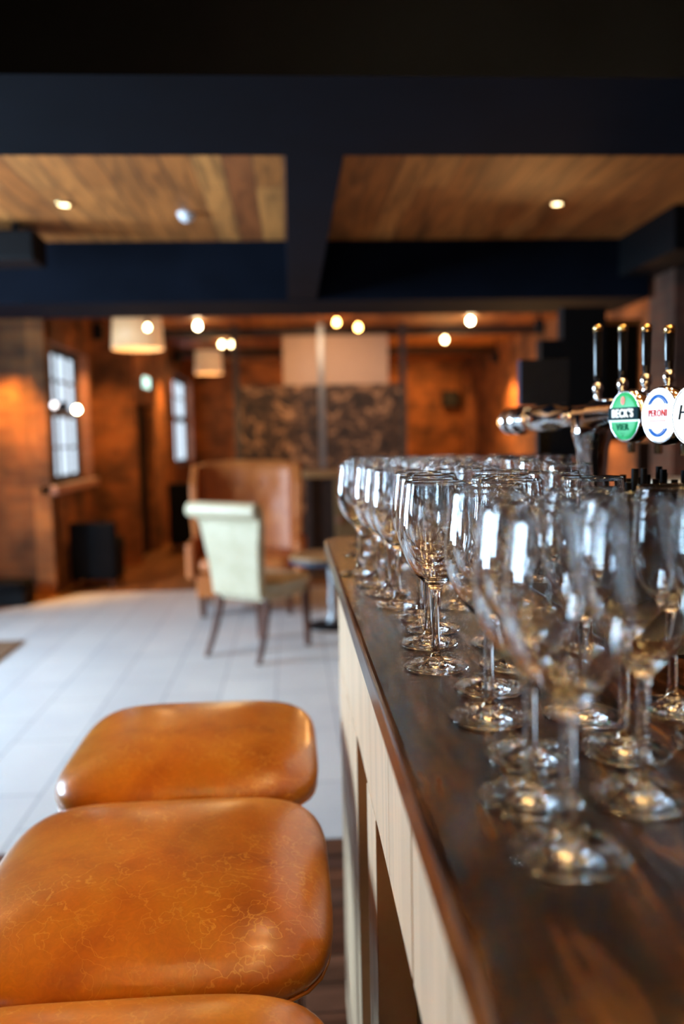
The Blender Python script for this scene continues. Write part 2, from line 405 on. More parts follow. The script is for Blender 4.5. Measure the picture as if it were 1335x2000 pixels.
def window(n, x, y0, y1, z0, z1, mat, bars_h, bars_v, label=None, t=.05):
    bm = bmesh.new()
    box(bm, x - .02, x + .02, y0, y1, z0, z0 + t); box(bm, x - .02, x + .02, y0, y1, z1 - t, z1)
    box(bm, x - .02, x + .02, y0, y0 + t, z0 + t, z1 - t); box(bm, x - .02, x + .02, y1 - t, y1, z0 + t, z1 - t)
    for z, w in bars_h: box(bm, x - .018, x + .018, y0 + t, y1 - t, z - w / 2, z + w / 2)
    for y, w in bars_v: box(bm, x - .012, x + .012, y - w / 2, y + w / 2, z0 + t, z1 - t)
    o = struct('window_%d' % n, bm, mat)
    bm = bmesh.new(); box(bm, x - .004, x + .004, y0 + t, y1 - t, z0 + t, z1 - t)
    p = link('window_pane', bm, M['pane'], o)
    return o
window(1, -2.23, 7.54, 9.09, .98, 2.26, M['window_frame'], [(1.64, .07), (1.95, .02), (1.31, .02)], [(8.32, .025), (7.9, .02), (8.7, .02)], t=.06)
window(2, -1.78, 12.4, 14.7, .98, 2.36, M['window_frame'], [(1.70, .09), (2.04, .02)], [(13.6, .03)], t=.07)
k = 3
for (y0, y1, z0, z1) in WIN_L:
    window(k, -4.5, y0, y1, z0, z1, M['window_frame'], [((z0 + z1) / 2, .06)], [((y0 + y1) / 2, .03)]); k += 1
# sill and reveals of the left windows, daylight put into their brick colour
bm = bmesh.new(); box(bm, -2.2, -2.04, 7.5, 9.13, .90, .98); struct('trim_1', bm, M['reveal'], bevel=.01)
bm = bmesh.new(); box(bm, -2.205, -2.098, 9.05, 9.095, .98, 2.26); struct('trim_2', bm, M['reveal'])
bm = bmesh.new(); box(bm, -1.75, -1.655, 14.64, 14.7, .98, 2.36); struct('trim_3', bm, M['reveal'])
# dark doorway in the far left wall
bm = bmesh.new(); box(bm, -1.79, -1.75, 9.42, 10.45, 0, 1.78)
d = struct('door_1', bm, M['black'])
bm = bmesh.new(); box(bm, -1.752, -1.735, 9.50, 9.54, .82, .98); link('door_handle', bm, M['steel'], d)

# beams
B0, B1 = 2.253, 2.875
BH = 1.35 + .93
sbox('trim_4', M['beam'], -4.4, 3.3, B0, B1 - .01, BH, CEIL + .005)
sbox('trim_5', M['beam'], -4.4, 2.52, 5.80, 6.50, BH, CEIL + .005)
p0 = atZ(560, 306, BH + .01); p1 = atZ(670, 306, BH + .01)
sbox('trim_6', M['beam'], 0.012, .203, B1 - .01, 5.80, BH + .005, CEIL + .005)
sbox('trim_7', M['black'], 2.3, 3.3, 4.95, 5.8, 2.42, CEIL + .005)
# darker cross beams of the back room
for i, yy in enumerate((8.3, 10.25, 12.6)):
    sbox('trim_%d' % (8 + i), M['darkwood'], -2.1 if yy < 9 else -1.66, 3.1, yy, yy + .16, CEIL - .10, CEIL + .004)

# ------------------------------------------------------------------ bar
def rounded_top(bm, x0, x1, y0, y1, z0, z1, rc=.07, ch=.006):
    pts = []
    for cx, cy, a0, r in ((x1 - .01, y1 - .01, 0, .01), (x0 + rc, y1 - rc, 90, rc), (x0 + .01, y0 + .01, 180, .01), (x1 - .01, y0 + .01, 270, .01)):
        for k_ in range(9):
            a = math.radians(a0 + k_ * 90 / 8); pts.append((cx, cy, math.cos(a), math.sin(a), r))
    prof = [(0, z0 + .003), (0, z1 - ch)] + [(ch * (1 - math.cos(t)), z1 - ch + ch * math.sin(t)) for t in (PI / 6, PI / 3, PI / 2)]
    prof = [(.003, z0)] + prof
    rings = []
    for ins, z in prof:
        rings.append([bm.verts.new((cx + c * (r - ins), cy + s * (r - ins), z)) for cx, cy, c, s, r in pts])
    n = len(pts)
    for A, B in zip(rings, rings[1:]):
        for i in range(n): bm.faces.new((A[i], A[(i + 1) % n], B[(i + 1) % n], B[i]))
    bm.faces.new(rings[0][::-1]); bm.faces.new(rings[-1])
bm = bmesh.new(); rounded_top(bm, .080, .86, -.9, 2.12, CT - .034, CT)
ctop = link('bar_worktop', bm, M['walnut'])
tag(ctop, 'long polished dark walnut bar top carrying all the wine glasses', 'bar top')

bar = thing('bar_counter', 'cream painted panelled timber bar front beneath the dark worktop', 'bar', (.3, .5, 0))
IX = Matrix.Translation((-.3, -.5, 0))
FX = .096; PX = .145
def bar_part(name, mat, *a, bevel=.002):
    bm = bmesh.new(); box(bm, *a, mtx=IX); return link(name, bm, mat, bar, bevel=bevel)
bar_part('body', M['shadedpanel'], PX + .012, .80, -.86, 1.78, .0, CT - .034)
# recessed boards, the shade under the rail put into their brown colour
ys = [-.84, -.6, -.35, -.1, .12, .33, .52, .693, .866, 1.02]
for a, c in zip(ys, ys[1:]): bar_part('panel', M['shadedpanel'], PX, PX + .012, a + .002, c - .002, .09, CT - .036)
bar_part('panel', M['shadedpanel'], PX, PX + .012, 1.10, 1.33, .09, CT - .036)
# top rail boards
ry = [-.86, -.35, .12, .33, .52, .693, .866, 1.075, 1.23, 1.40, 1.78]
for i, (a, c) in enumerate(zip(ry, ry[1:])):
    g = .0035 if abs(c - .693) < .001 else .0008
    g0 = .0035 if abs(a - .693) < .001 else .0008
    bar_part('rail', M['painted'], FX, PX, a + g0, c - g, .872, CT - .034)
# stiles
for a, c in ((1.31, 1.395), (1.40, 1.52), (1.53, 1.65), (1.66, 1.779), (1.01, 1.128), (.43, .52), (-.35, -.25)):
    bar_part('stile', M['painted'], FX - .001, PX, a, c, .09, .872 if c < 1.2 or True else CT)
bar_part('plinth', M['painted'], FX + .004, PX, -.86, 1.78, 0, .09)
bar_part('end_panel', M['painted'], PX, .80, 1.78, 1.80, 0, CT - .034)

# wine glasses -----------------------------------------------------
HG = .208
def glass_profile():
    P = []
    # outer: foot bottom -> foot top -> stem -> bowl outside -> rim
    outer = [(0, .0006), (.020, .0010), (.031, .0006), (.0335, .0002), (.0353, .0013), (.0345, .0027), (.0300, .0028), (.0220, .0037), (.0140, .0054), (.0085, .0088), (.0056, .0140), (.0044, .0230),
             (.0040, .0400), (.0039, .0600), (.0043, .0760), (.0058, .0850), (.0092, .0905), (.0150, .0960), (.0225, .1045), (.0290, .1150), (.0338, .1270), (.0364, .1390), (.0372, .1500), (.0366, .1640), (.0351, .1800), (.0334, .1940), (.0322, HG - .0006)]
    inner = [(.0318, HG), (.0314, HG - .0006), (.0326, .1940), (.0343, .1800), (.0358, .1640), (.0364, .1500), (.0356, .1391), (.0329, .1273), (.0281, .1158), (.0216, .1057), (.0138, .0979), (.0070, .0942), (0, .0930)]
    def spl(pts, n=4):
        out = []
        for i in range(len(pts) - 1):
            p0 = Vector(pts[max(i - 1, 0)]); p1 = Vector(pts[i]); p2 = Vector(pts[i + 1]); p3 = Vector(pts[min(i + 2, len(pts) - 1)])
            for k_ in range(n):
                t = k_ / n
                q = .5 * ((2 * p1) + (-p0 + p2) * t + (2 * p0 - 5 * p1 + 4 * p2 - p3) * t * t + (-p0 + 3 * p1 - 3 * p2 + p3) * t ** 3)
                out.append((max(q.x, 0), q.y))
        out.append(pts[-1]); return out
    a = [outer[0]] + outer[1:6]; a += spl(outer[5:], 3)[1:]
    full = a + spl(inner, 3)
    return [(q, z if z < .094 else .094 + (z - .094) * .945) for q, z in full]
gm = bmesh.new(); lathe(gm, glass_profile(), 64)
first = link('wine_glass', gm, M['glass'], smooth=True)
placed = []
def put_glass(x, y, label, group, z=CT, s=1.0):
    o = first if not placed else first.copy()
    if placed: C.objects.link(o)
    o.location = (x, y, z + .0002); o.rotation_euler = (0, 0, random.uniform(0, 6.28)); o.scale = (s, s, s)
    tag(o, label, 'wine glass', group); placed.append((x, y)); return o
NEAR = [
 (851, 1303, 'wine glass in sharp focus at the left edge, its whole foot clear on the wood'),
 (836, 1258, 'wine glass directly behind the sharpest one, its foot just showing past that stem'),
 (955, 1346, 'wine glass right of the sharpest one, hind of two close feet in line'),
 (954, 1403, 'wine glass with slightly soft foot, in front of another foot almost touching it'),
 (1035, 1480, 'blurred wine glass third from the front in the left hand line of glasses'),
 (1034, 1562, 'blurred wine glass second from the front in the left hand line of glasses'),
 (1107, 1668, 'nearest and most blurred wine glass, standing foremost on the bar'),
 (1139, 1400, 'wine glass whose foot shows beneath the bowl of the foremost glass'),
 (1215, 1468, 'blurred wine glass behind the large glass by the right edge of the photo'),
 (1252, 1560, 'large blurred wine glass near the right edge, front of the right hand line'),
 (1312, 1385, 'wine glass by the right edge in front of the black straw caddy'),
 (1402, 1456, 'wine glass cut off by the right edge of the photo, only its foot rim showing'),
 (975, 1258, 'wine glass behind the blurred front bowls, left part of its foot showing on brown wood'),
 (998, 1300, 'wine glass just right of the two close feet, mostly hidden by front bowls'),
 (844, 1231, 'third wine glass back in line behind the sharpest glass'),
 (820, 1206, 'fourth wine glass back in line behind the sharpest glass'),
 (777, 1184, 'fifth wine glass back along the left edge, foot clear to the left of its neighbours'),
 (757, 1160, 'sixth wine glass back along the left edge of the glasses'),
 (735, 1142, 'seventh wine glass back along the left edge of the glasses'),
 (700, 1120, 'wine glass standing furthest left on the bar, near the bar end'),
 (703, 1084, 'hindmost wine glass on the left, its tall bowl seen alone against the dark cabinet'),
]
for px, py, lab in NEAR:
    p = atZ(px, py, CT)
    # keep clear of neighbours
    for _ in range(30):
        mv = False
        for (qx, qy) in placed:
            dx, dy = p.x - qx, p.y - qy; dd = math.hypot(dx, dy)
            if dd < .0755:
                p.x += dx / dd * (.0758 - dd); p.y += dy / dd * (.0758 - dd); mv = True
        if not mv: break
    put_glass(p.x, p.y, lab, 'wine glasses along the front and left edge of the bar')
# packed back rows
cand = []
yy = .90; row = 0
while yy < 2.06:
    xx = .165 + (.041 if row % 2 else 0)
    while xx < .43:
        cand.append((xx + random.uniform(-.005, .005), yy + random.uniform(-.005, .005))); xx += .084
    yy += .076; row += 1
for x in (.50, .585):
    for y in (1.80, 1.885, 1.97): cand.append((x + random.uniform(-.004, .004), y))
back = 0
for x, y in cand:
    if x > .335 and y < 1.0: continue
    if x > .36 and 1.02 < y < 1.30: continue
    if x > .44 and y < 1.65: continue
    if any(math.hypot(x - a, y - c) < .0757 for a, c in placed): continue
    onmat = x > .335 and .84 < y < 1.80
    if onmat and x < .40 : x = .405
    if any(math.hypot(x - a, y - c) < .0757 for a, c in placed): continue
    put_glass(x, y, 'clear empty wine glass packed in the dense rows behind the focused glass', 'wine glasses packed in the rows behind', CT + (.0042 if onmat else 0)); back += 1
print('GLASSES', len(placed), back)

# bar mat and straw caddy
bm = bmesh.new(); box(bm, .365, .70, .885, 1.755, CT, CT + .004)
for i in range(9): box(bm, .367, .698, .90 + i * .095, .905 + i * .095, CT + .0035, CT + .0041)
tag(link('bar_mat', bm, M['rubber'], bevel=.001), 'black rubber bar mat beneath the beer taps', 'bar mat')
cad = thing('straw_caddy', 'black box caddy with upright black straws below the beer taps', 'caddy', (.545, 1.16, CT + .0042))
bm = bmesh.new()
w, d_, h_ = .105, .09, .165
box(bm, -w, w, -d_, -d_ + .005, 0, h_); box(bm, -w, w, d_ - .005, d_, 0, h_); box(bm, -w, -w + .005, -d_ + .005, d_ - .005, 0, h_); box(bm, w - .005, w, -d_ + .005, d_ - .005, 0, h_)
box(bm, -w + .005, w - .005, -d_ + .005, d_ - .005, 0, .006); box(bm, -.002, .002, -d_ + .005, d_ - .005, .006, h_ - .01)
link('box', bm, M['black'], cad)
for i in range(14):
    bm = bmesh.new(); x = -w + .014 + (i % 7) * .0135 + random.uniform(-.002, .002); y = -.05 + (i // 7) * .06 + random.uniform(-.01, .01)
    hh = random.uniform(.178, .197); tube(bm, [(x, y, .007), (x + random.uniform(-.003, .003), y, hh)], .0045, 10); link('straw', bm, M['black'], cad, smooth=False)

# ------------------------------------------------------------------ beer tap font
TX = .545; TZ = 1.382
font = thing('beer_tap_font', 'chrome tubular beer font with ball end and backlit round badges', 'beer tap', (TX, 1.49, CT))
FI = Matrix.Translation((-TX, -1.49, -CT))
def fpart(name, bm, mat, parent=font, smooth=True): 
    for v in bm.verts: v.co = FI @ v.co
    return link(name, bm, mat, parent, smooth=smooth)
bm = bmesh.new()
TY = Matrix.Translation((TX, 0, TZ)) @ Matrix.Rotation(-PI / 2, 4, 'X')     # lathe axis -> +Y
lathe(bm, [(0, .80), (.026, .80), (.0275, .805), (.0275, 1.46), (.020, 1.47), (.020, 1.70), (.027, 1.71), (.027, 1.93), (.024, 1.935), (.024, 1.95), (0, 1.95)], 40, TY)
o = fpart('tube', bm, M['chrome']); 
bm = bmesh.new()
prof = [(0, 1.93)] + [(.034 * math.sin(t), 1.965 - .034 * math.cos(t)) for t in [PI * i / 14 for i in range(1, 14)]] + [(0, 1.999)]
lathe(bm, prof, 36, TY); fpart('ball_finial', bm, M['chrome'])
bm = bmesh.new(); lathe(bm, [(0, 1.995), (.012, 1.995), (.012, 2.02), (.030, 2.024), (.033, 2.04), (.030, 2.056), (0, 2.06)], 36, TY); fpart('end_knob', bm, M['chrome'])
bm = bmesh.new(); T0 = Matrix.Translation((TX, 1.49, 0))
lathe(bm, [(0, CT + .004), (.052, CT + .004), (.052, CT + .010), (.046, CT + .016), (.030, CT + .022), (.026, CT + .05), (.026, TZ - .10), (.029, TZ - .06), (.036, TZ - .035), (.036, TZ), (0, TZ)], 40, T0)
fpart('pedestal', bm, M['chrome'])
def text_mesh(body, size, ext=.0006, bold=0.0, shear=0):
    cu = bpy.data.curves.new('t', 'FONT'); cu.body = body; cu.size = size; cu.extrude = ext; cu.align_x = 'CENTER'; cu.align_y = 'CENTER'
    cu.offset = bold; cu.shear = shear; cu.resolution_u = 3; cu.space_character = 1.12
    to = bpy.data.objects.new('t', cu); C.objects.link(to); dg = bpy.context.evaluated_depsgraph_get()
    me = bpy.data.meshes.new_from_object(to.evaluated_get(dg)); bpy.data.objects.remove(to); bpy.data.curves.remove(cu); return me
def text_part(name, body, size, mat, parent, u, v, bold=0., sx=1., w=.0158, shear=0):
    me = text_mesh(body, size, bold=bold, shear=shear); me.materials.clear(); me.materials.append(mat)
    me.transform(Matrix.Translation((u, v, w)) @ Matrix.Diagonal((sx, 1, 1, 1)))
    o = bpy.data.objects.new(name, me); C.objects.link(o); o.parent = parent; return o
def arc_band(bm, r0, r1, a0, a1, w, n=20, sy=1):
    A = []
    for i in range(n + 1):
        a = math.radians(a0 + (a1 - a0) * i / n)
        A.append([bm.verts.new((r * math.cos(a), r * math.sin(a) * sy, z)) for r, z in ((r0, w), (r1, w), (r1, w + .0008), (r0, w + .0008))])
    for P, Q in zip(A, A[1:]):
        for k_ in range(4): bm.faces.new((P[k_], P[(k_ + 1) % 4], Q[(k_ + 1) % 4], Q[k_]))
    bm.faces.new(A[0][::-1]); bm.faces.new(A[-1])
RB = .0365
def badge(px, py, Yb, face_mat, theta=13):
    c = atY(px, py, Yb)
    th = math.radians(theta)
    n = Vector((-math.cos(th), -math.sin(th), 0)); up = Vector((0, 0, 1)); right = up.cross(n).normalized()
    m_ = Matrix((right, up, n)).transposed().to_4x4(); m_.translation = c - n * .014 - Vector((TX, 1.49, CT))
    # housing part parented to font; local axes u,v,w
    bm = bmesh.new()
    lathe(bm, [(0, -.020), (RB * .8, -.018), (RB + .002, -.008), (RB + .003, .004), (RB + .002, .011), (RB, .013), (RB - .002, .0128), (RB - .002, .006), (0, .006)], 56)
    h = link('badge', bm, M['chrome'], font, smooth=True); h.matrix_local = m_
    bm = bmesh.new()
    lathe(bm, [(0, .0065), (RB - .0022, .0065), (RB - .0022, .0125), (RB * .8, .0143), (RB * .5, .0150), (0, .0154)], 56)
    f = link('badge_face', bm, face_mat, h, smooth=True)
    # neck to the tube
    L_ = 0
    d = (TX - c.x)
    bm = bmesh.new(); tube(bm, [(0, 0, -.016), (0, 0, -.060)], .011, 18); link('badge_neck', bm, M['chrome'], h, smooth=True)
    return h
hb = badge(1217, 813, 1.204, M['badge_green'])
bm = bmesh.new(); box(bm, -.0355, .0355, -.0052, .0125, .0125, .0156); link('banner', bm, M['ink_navy'], hb)
bm = bmesh.new(); box(bm, -.0340, .0340, -.0080, -.0070, .0125, .0156); box(bm, -.0345, .0345, -.0066, -.0056, .0125, .0158); link('banner_line', bm, M['ink_white'], hb)
text_part('lettering', "BECK'S", .0165, M['ink_white'], hb, 0, .0036, bold=.0003, sx=.92, w=.0162)
text_part('lettering', 'VIER', .0130, M['ink_green'], hb, -.001, -.0160, bold=.0003, sx=1.05, w=.0152)
bm = bmesh.new(); arc_band(bm, 0.001, .0040, 0, 360, .0152, 16, 1.5)
for v in bm.verts: v.co.y += .0225
link('crest', bm, M['red_led'], hb)
bm = bmesh.new(); box(bm, -.006, .004, -.0252, -.0246, .0145, .0152); box(bm, -.002, .001, -.0290, -.0275, .0140, .0150); link('small_print', bm, M['ink_green'], hb)
hp = badge(1285, 812, 1.095, M['badge_white'])
text_part('lettering', 'PERONI', .0130, M['ink_red'], hp, 0, .0030, bold=.0001, sx=.78, w=.0155)
bm = bmesh.new()
for i in range(13): box(bm, -.0165 + i * .0026, -.0150 + i * .0026, -.0075, -.0060, .0150, .0158)
link('small_print', bm, M['red_led'], hp)
bm = bmesh.new()
arc_band(bm, .0190, .0200, 40, 140, .0149, 24, 1.25); arc_band(bm, .0222, .0246, 35, 145, .0146, 24, 1.14)
link('ribbon_top', bm, M['ink_blue'], hp)
bm = bmesh.new()
arc_band(bm, .0190, .0200, 225, 315, .0149, 24, 1.25); arc_band(bm, .0222, .0246, 220, 320, .0146, 24, 1.14)
link('ribbon_bottom', bm, M['ink_blue'], hp)
hh_ = badge(1347, 811, 1.006, M['badge_cream'])
text_part('lettering', 'HA', .026, M['ink_black'], hh_, -.004, .003, sx=.9, w=.0155, shear=.25)
# taps behind
for i, (px, ztop) in enumerate(((1172, 1.545), (1222, 1.530), (1270, 1.518), (1316, 1.506))):
    Y = (TX + .02) * F / (px - 562)
    bx, by = TX + .02, Y
    tp = bpy.data.objects.new('tap', None); C.objects.link(tp); tp.parent = font; tp.location = (bx - TX, by - 1.49, TZ - CT)
    bm = bmesh.new(); T1 = Matrix.Identity(4)
    lathe(bm, [(0, -.02), (.016, -.02), (.016, .016), (.010, .022), (.007, .028), (.006, .040), (.0085, .043), (.0092, .049), (.0080, .056), (.005, .060), (0, .060)], 28)
    link('tap_body', bm, M['chrome'], tp, smooth=True)
    hz = ztop - TZ
    bm = bmesh.new(); lathe(bm, [(0, .058), (.0055, .058), (.0068, .075), (.0078, hz - .012), (.0075, hz - .010), (0, hz - .010)], 28); link('tap_handle', bm, M['gloss_black'], tp, smooth=True)
    bm = bmesh.new(); lathe(bm, [(0, hz - .012), (.0082, hz - .012), (.0082, hz - .003), (.006, hz), (0, hz)], 28); link('handle_cap', bm, M['brass'], tp, smooth=True)
    bm = bmesh.new(); tube(bm, [(.0, 0, -.01), (.05, 0, -.01), (.062, 0, -.02), (.064, 0, -.07)], .007, 12); link('spout', bm, M['chrome'], tp, smooth=True)

# ------------------------------------------------------------------ bar stools
def make_stool():
    st = thing('bar_stool', '', 'bar stool')
    bm = bmesh.new(); squadric(bm, .239, .236, .064, .066, a=4.8, b_=2.35, n=22, z0=.732)
    for v in bm.verts:       # gentle crown, tucked-in underside
        r = max(abs(v.co.x), abs(v.co.y)) / .236
        if v.co.z > .732: v.co.z += .006 * (1 - r * r)
        else: v.co.z = max(v.co.z, .684)
    link('seat', bm, M['tan'], st, smooth=True)
    bm = bmesh.new()
    pts = []
    for i in range(64):
        t = 2 * PI * i / 64; c, s = math.cos(t), math.sin(t)
        k_ = (abs(c) ** 4.8 + abs(s) ** 4.8) ** (-1 / 4.8); pts.append((c * k_ * .2345, s * k_ * .2315, .710))
    n = len(pts); rings = []
    for i in range(n):
        p = Vector(pts[i]); d = (Vector(pts[(i + 1) % n]) - Vector(pts[i - 1])).normalized(); nrm = Vector((d.y, -d.x, 0))
        rings.append([bm.verts.new(p + nrm * (.0026 * math.cos(a)) + Vector((0, 0, .0026 * math.sin(a)))) for a in [2 * PI * j / 8 for j in range(8)]])
    for i in range(n):
        A, B = rings[i], rings[(i + 1) % n]
        for j in range(8): bm.faces.new((A[j], A[(j + 1) % 8], B[(j + 1) % 8], B[j]))
    link('piping', bm, M['tan'], st, smooth=True)
    bm = bmesh.new(); box(bm, -.180, .180, -.185, .185, .640, .690); link('seat_frame', bm, M['leg'], st, bevel=.004)
    for sx in (-1, 1):
        for sy in (-1, 1):
            bm = bmesh.new(); rect_tube(bm, [(sx * .182, sy * .188, 0), (sx * .170, sy * .178, .35), (sx * .158, sy * .165, .645)], [(.028, .028), (.036, .036), (.042, .042)])
            link('leg', bm, M['leg'], st, bevel=.003)
    for a in ((-.16, .16, -.190, -.168), (-.16, .16, .168, .190)):
        bm = bmesh.new(); box(bm, *a, .27, .30); link('footrest', bm, M['leg'], st, bevel=.002)
    for a in ((-.186, -.164, -.165, .165), (.164, .186, -.165, .165)):
        bm = bmesh.new(); box(bm, *a, .20, .23); link('stretcher', bm, M['leg'], st, bevel=.002)
    return st
st = make_stool(); st.location = (-.200, 1.628, 0); st['label'] = 'farthest of three tan leather bar stools, smooth seat with bright left corner'; st['group'] = 'tan leather bar stools along the bar'
s2 = dup(st, (-.198, 1.124, 0), 0, 'middle tan leather bar stool in sharp focus with creased, veined seat')
s3 = dup(st, (-.198, .636, 0), 0, 'nearest tan leather bar stool, only its far seat edge showing at the bottom')

# ------------------------------------------------------------------ cream roll back chair
BL = atZ(400, 1280, 0); BR = atZ(518, 1299, 0)
mid = (BL + BR) / 2; ang = math.atan2(BR.y - BL.y, BR.x - BL.x)
ch = thing('roll_back_chair', 'cream leather roll back dining chair with dark legs on white tiles', 'chair', (mid.x, mid.y, 0), ang)
W = .235
# chair local: +x right, +y forward (towards seat front); back leg line at y=0
bm = bmesh.new()
rows = []
prof = [(.105, .385, .80), (.095, .48, .81), (.080, .60, .85), (.062, .72, .92), (.040, .83, 1.01), (.005, .915, 1.10)]  # (y, z, width factor)
nx = 10
for y, z, wf in prof:
    rows.append([(W * wf * (-1 + 2 * i / nx), y, z) for i in range(nx + 1)])
th = .07
A = [[bm.verts.new(p) for p in r] for r in rows]
Bk = [[bm.verts.new((p[0], p[1] - th * (1 if k_ < 4 else .8), p[2] + .01)) for p in r] for k_, r in enumerate(rows)]
for G in (A, Bk):
    for r0, r1 in zip(G, G[1:]):
        for i in range(nx): bm.faces.new((r0[i], r0[i + 1], r1[i + 1], r1[i]))
for i in range(nx):
    bm.faces.new((A[0][i], A[0][i + 1], Bk[0][i + 1], Bk[0][i])); bm.faces.new((A[-1][i], A[-1][i + 1], Bk[-1][i + 1], Bk[-1][i]))
for s in (0, nx):
    for k_ in range(len(rows) - 1): bm.faces.new((A[k_][s], A[k_ + 1][s], Bk[k_ + 1][s], Bk[k_][s]))
backp = link('backrest', bm, M['cream'], ch, smooth=False, bevel=.012)
bm = bmesh.new()
T = Matrix.Translation((0, -.060, .930)) @ Matrix.Rotation(PI / 2, 4, 'Y')
lathe(bm, [(0, -W * 1.15), (.034, -W * 1.15), (.046, -W * 1.13), (.050, -W * 1.03), (.050, W * 1.03), (.046, W * 1.13), (.034, W * 1.15), (0, W * 1.15)], 28, T)
link('back_roll', bm, M['cream'], ch, smooth=True)
for s in (-1, 1):
    for i in range(16):
        t = i / 15; j = t * (len(prof) - 1.01); a = int(j); f_ = j - a
        y = prof[a][0] * (1 - f_) + prof[a + 1][0] * f_; z = prof[a][1] * (1 - f_) + prof[a + 1][1] * f_; wf = prof[a][2] * (1 - f_) + prof[a + 1][2] * f_
        bm = bmesh.new(); bmesh.ops.create_icosphere(bm, subdivisions=1, radius=.006, matrix=Matrix.Translation((s * (W * wf + .002), y - th + .012, z + .01)))
        link('nail_head', bm, M['brass'], ch, smooth=True)
bm = bmesh.new(); squadric(bm, .235, .245, .045, .05, a=6, b_=3, n=12, z0=.455)
for v in bm.verts: v.co.y += .315
link('seat', bm, M['cream'], ch, smooth=True)
bm = bmesh.new(); box(bm, -.205, .205, .085, .52, .36, .43); link('seat_rail', bm, M['cream'], ch, bevel=.01)
for s in (-1, 1):
    bm = bmesh.new(); rect_tube(bm, [(s * .205, -.02, 0), (s * .195, .05, .15), (s * .185, .095, .30), (s * .18, .11, .42)], [(.026, .026), (.032, .032), (.038, .038), (.042, .042)])
    link('leg', bm, M['leg'], ch, bevel=.003)
    bm = bmesh.new(); rect_tube(bm, [(s * .195, .515, 0), (s * .19, .505, .40)], [(.030, .030), (.048, .048)])
    link('leg', bm, M['leg'], ch, bevel=.003)

# ------------------------------------------------------------------ low table behind the chair
tp = atY(604, 1078, 5.95)
tb = thing('low_table', 'small low wooden table with dark blue edge and silver pedestal by bar end', 'table', (.22, 5.95, 0))
zt = .50
bm = bmesh.new(); lathe(bm, [(0, zt), (.24, zt), (.245, zt + .004), (.245, zt + .022), (.24, zt + .026), (0, zt + .026)], 40); link('tabletop', bm, M['wood'], tb)
bm = bmesh.new(); lathe(bm, [(0, zt - .035), (.235, zt - .035), (.24, zt - .03), (.24, zt), (0, zt)], 40); link('table_rim', bm, M['blueedge'], tb)
bm = bmesh.new(); lathe(bm, [(0, .03), (.05, .03), (.035, .06), (.022, .12), (.03, .2), (.022, .3), (.032, .42), (.05, zt - .035), (0, zt - .035)], 24, Matrix.Translation((.06, 0, 0))); link('pedestal', bm, M['silver'], tb, smooth=True)
bm = bmesh.new(); lathe(bm, [(0, 0), (.19, 0), (.19, .012), (.10, .03), (0, .032)], 32, Matrix.Translation((.06, 0, .001))); link('base', bm, M['black'], tb, smooth=True)

# ------------------------------------------------------------------ tan armchair
ac = thing('wing_armchair', 'tan leather button back wing chair behind the cream chair', 'armchair', (-.36, 6.75, 0), 0)
# faces camera-right: seat towards +x, back along y? keep back parallel to the bar end, seat towards the viewer
bm = bmesh.new()
nx, nz = 18, 10
Wd = .375
def backpt(u, w, off):
    x = (-1 + 2 * u) * Wd; z = .30 + w * .86
    tilt = w * .12
    y = .20 + tilt + off - .09 * (abs(2 * u - 1) ** 3)
    if w > .98: z += .02 * (1 - (2 * u - 1) ** 2) 
    return (x, y, z)
G0 = [[bm.verts.new(backpt(i / nx, j / nz, 0)) for i in range(nx + 1)] for j in range(nz + 1)]
G1 = [[bm.verts.new(backpt(i / nx, j / nz, .11)) for i in range(nx + 1)] for j in range(nz + 1)]
for G in (G0, G1):
    for r0, r1 in zip(G, G[1:]):
        for i in range(nx): bm.faces.new((r0[i], r0[i + 1], r1[i + 1], r1[i]))
for i in range(nx):
    bm.faces.new((G0[0][i], G0[0][i + 1], G1[0][i + 1], G1[0][i])); bm.faces.new((G0[-1][i], G0[-1][i + 1], G1[-1][i + 1], G1[-1][i]))
for s in (0, nx):
    for j in range(nz): bm.faces.new((G0[j][s], G0[j + 1][s], G1[j + 1][s], G1[j][s]))
for (bxx, bz) in ((.08, .98), (.28, .98), (-.12, .98), (.18, .80), (-.02, .80)):
    for v in [v for g in G0 for v in g]:
        d = math.hypot(v.co.x - bxx, v.co.z - bz); v.co.y += .03 * math.exp(-(d / .05) ** 2)
link('backrest', bm, M['tan2'], ac, smooth=True)
for (bxx, bz) in ((.08, .98), (.28, .98), (-.12, .98), (.18, .80), (-.02, .80)):
    bm = bmesh.new(); bmesh.ops.create_icosphere(bm, subdivisions=2, radius=.02, matrix=Matrix.Translation((bxx, .20 + .09, bz)) @ Matrix.Diagonal((1, .5, 1, 1))); link('button', bm, M['tan2'], ac, smooth=True)
for s in (-1, 1):
    bm = bmesh.new()
    o1 = [(s * .375, .18, .45), (s * .375, .05, .50), (s * .385, -.02, .72), (s * .39, .02, 1.0), (s * .385, .16, 1.15), (s * .375, .30, 1.15), (s * .375, .28, .45)]
    v0 = [bm.verts.new(p) for p in o1]; v1 = [bm.verts.new((p[0] + s * .06, p[1], p[2])) for p in o1]
    bm.faces.new(v0); bm.faces.new(v1[::-1])
    for i in range(len(o1)): bm.faces.new((v0[i], v0[(i + 1) % len(o1)], v1[(i + 1) % len(o1)], v1[i]))
    link('wing', bm, M['tan2'], ac, bevel=.015)
    bm = bmesh.new(); box(bm, s * .375 - (.0 if s > 0 else .07), s * .375 + (.07 if s > 0 else 0), -.42, .18, .30, .58); link('arm', bm, M['tan2'], ac, bevel=.03)
bm = bmesh.new(); squadric(bm, .37, .31, .07, .07, a=7, b_=4, n=10, z0=.40)
for v in bm.verts: v.co.y -= .12
link('seat', bm, M['tan2'], ac, smooth=True)
bm = bmesh.new(); box(bm, -.37, .37, -.40, .25, .16, .34); link('base', bm, M['tan2'], ac, bevel=.01)
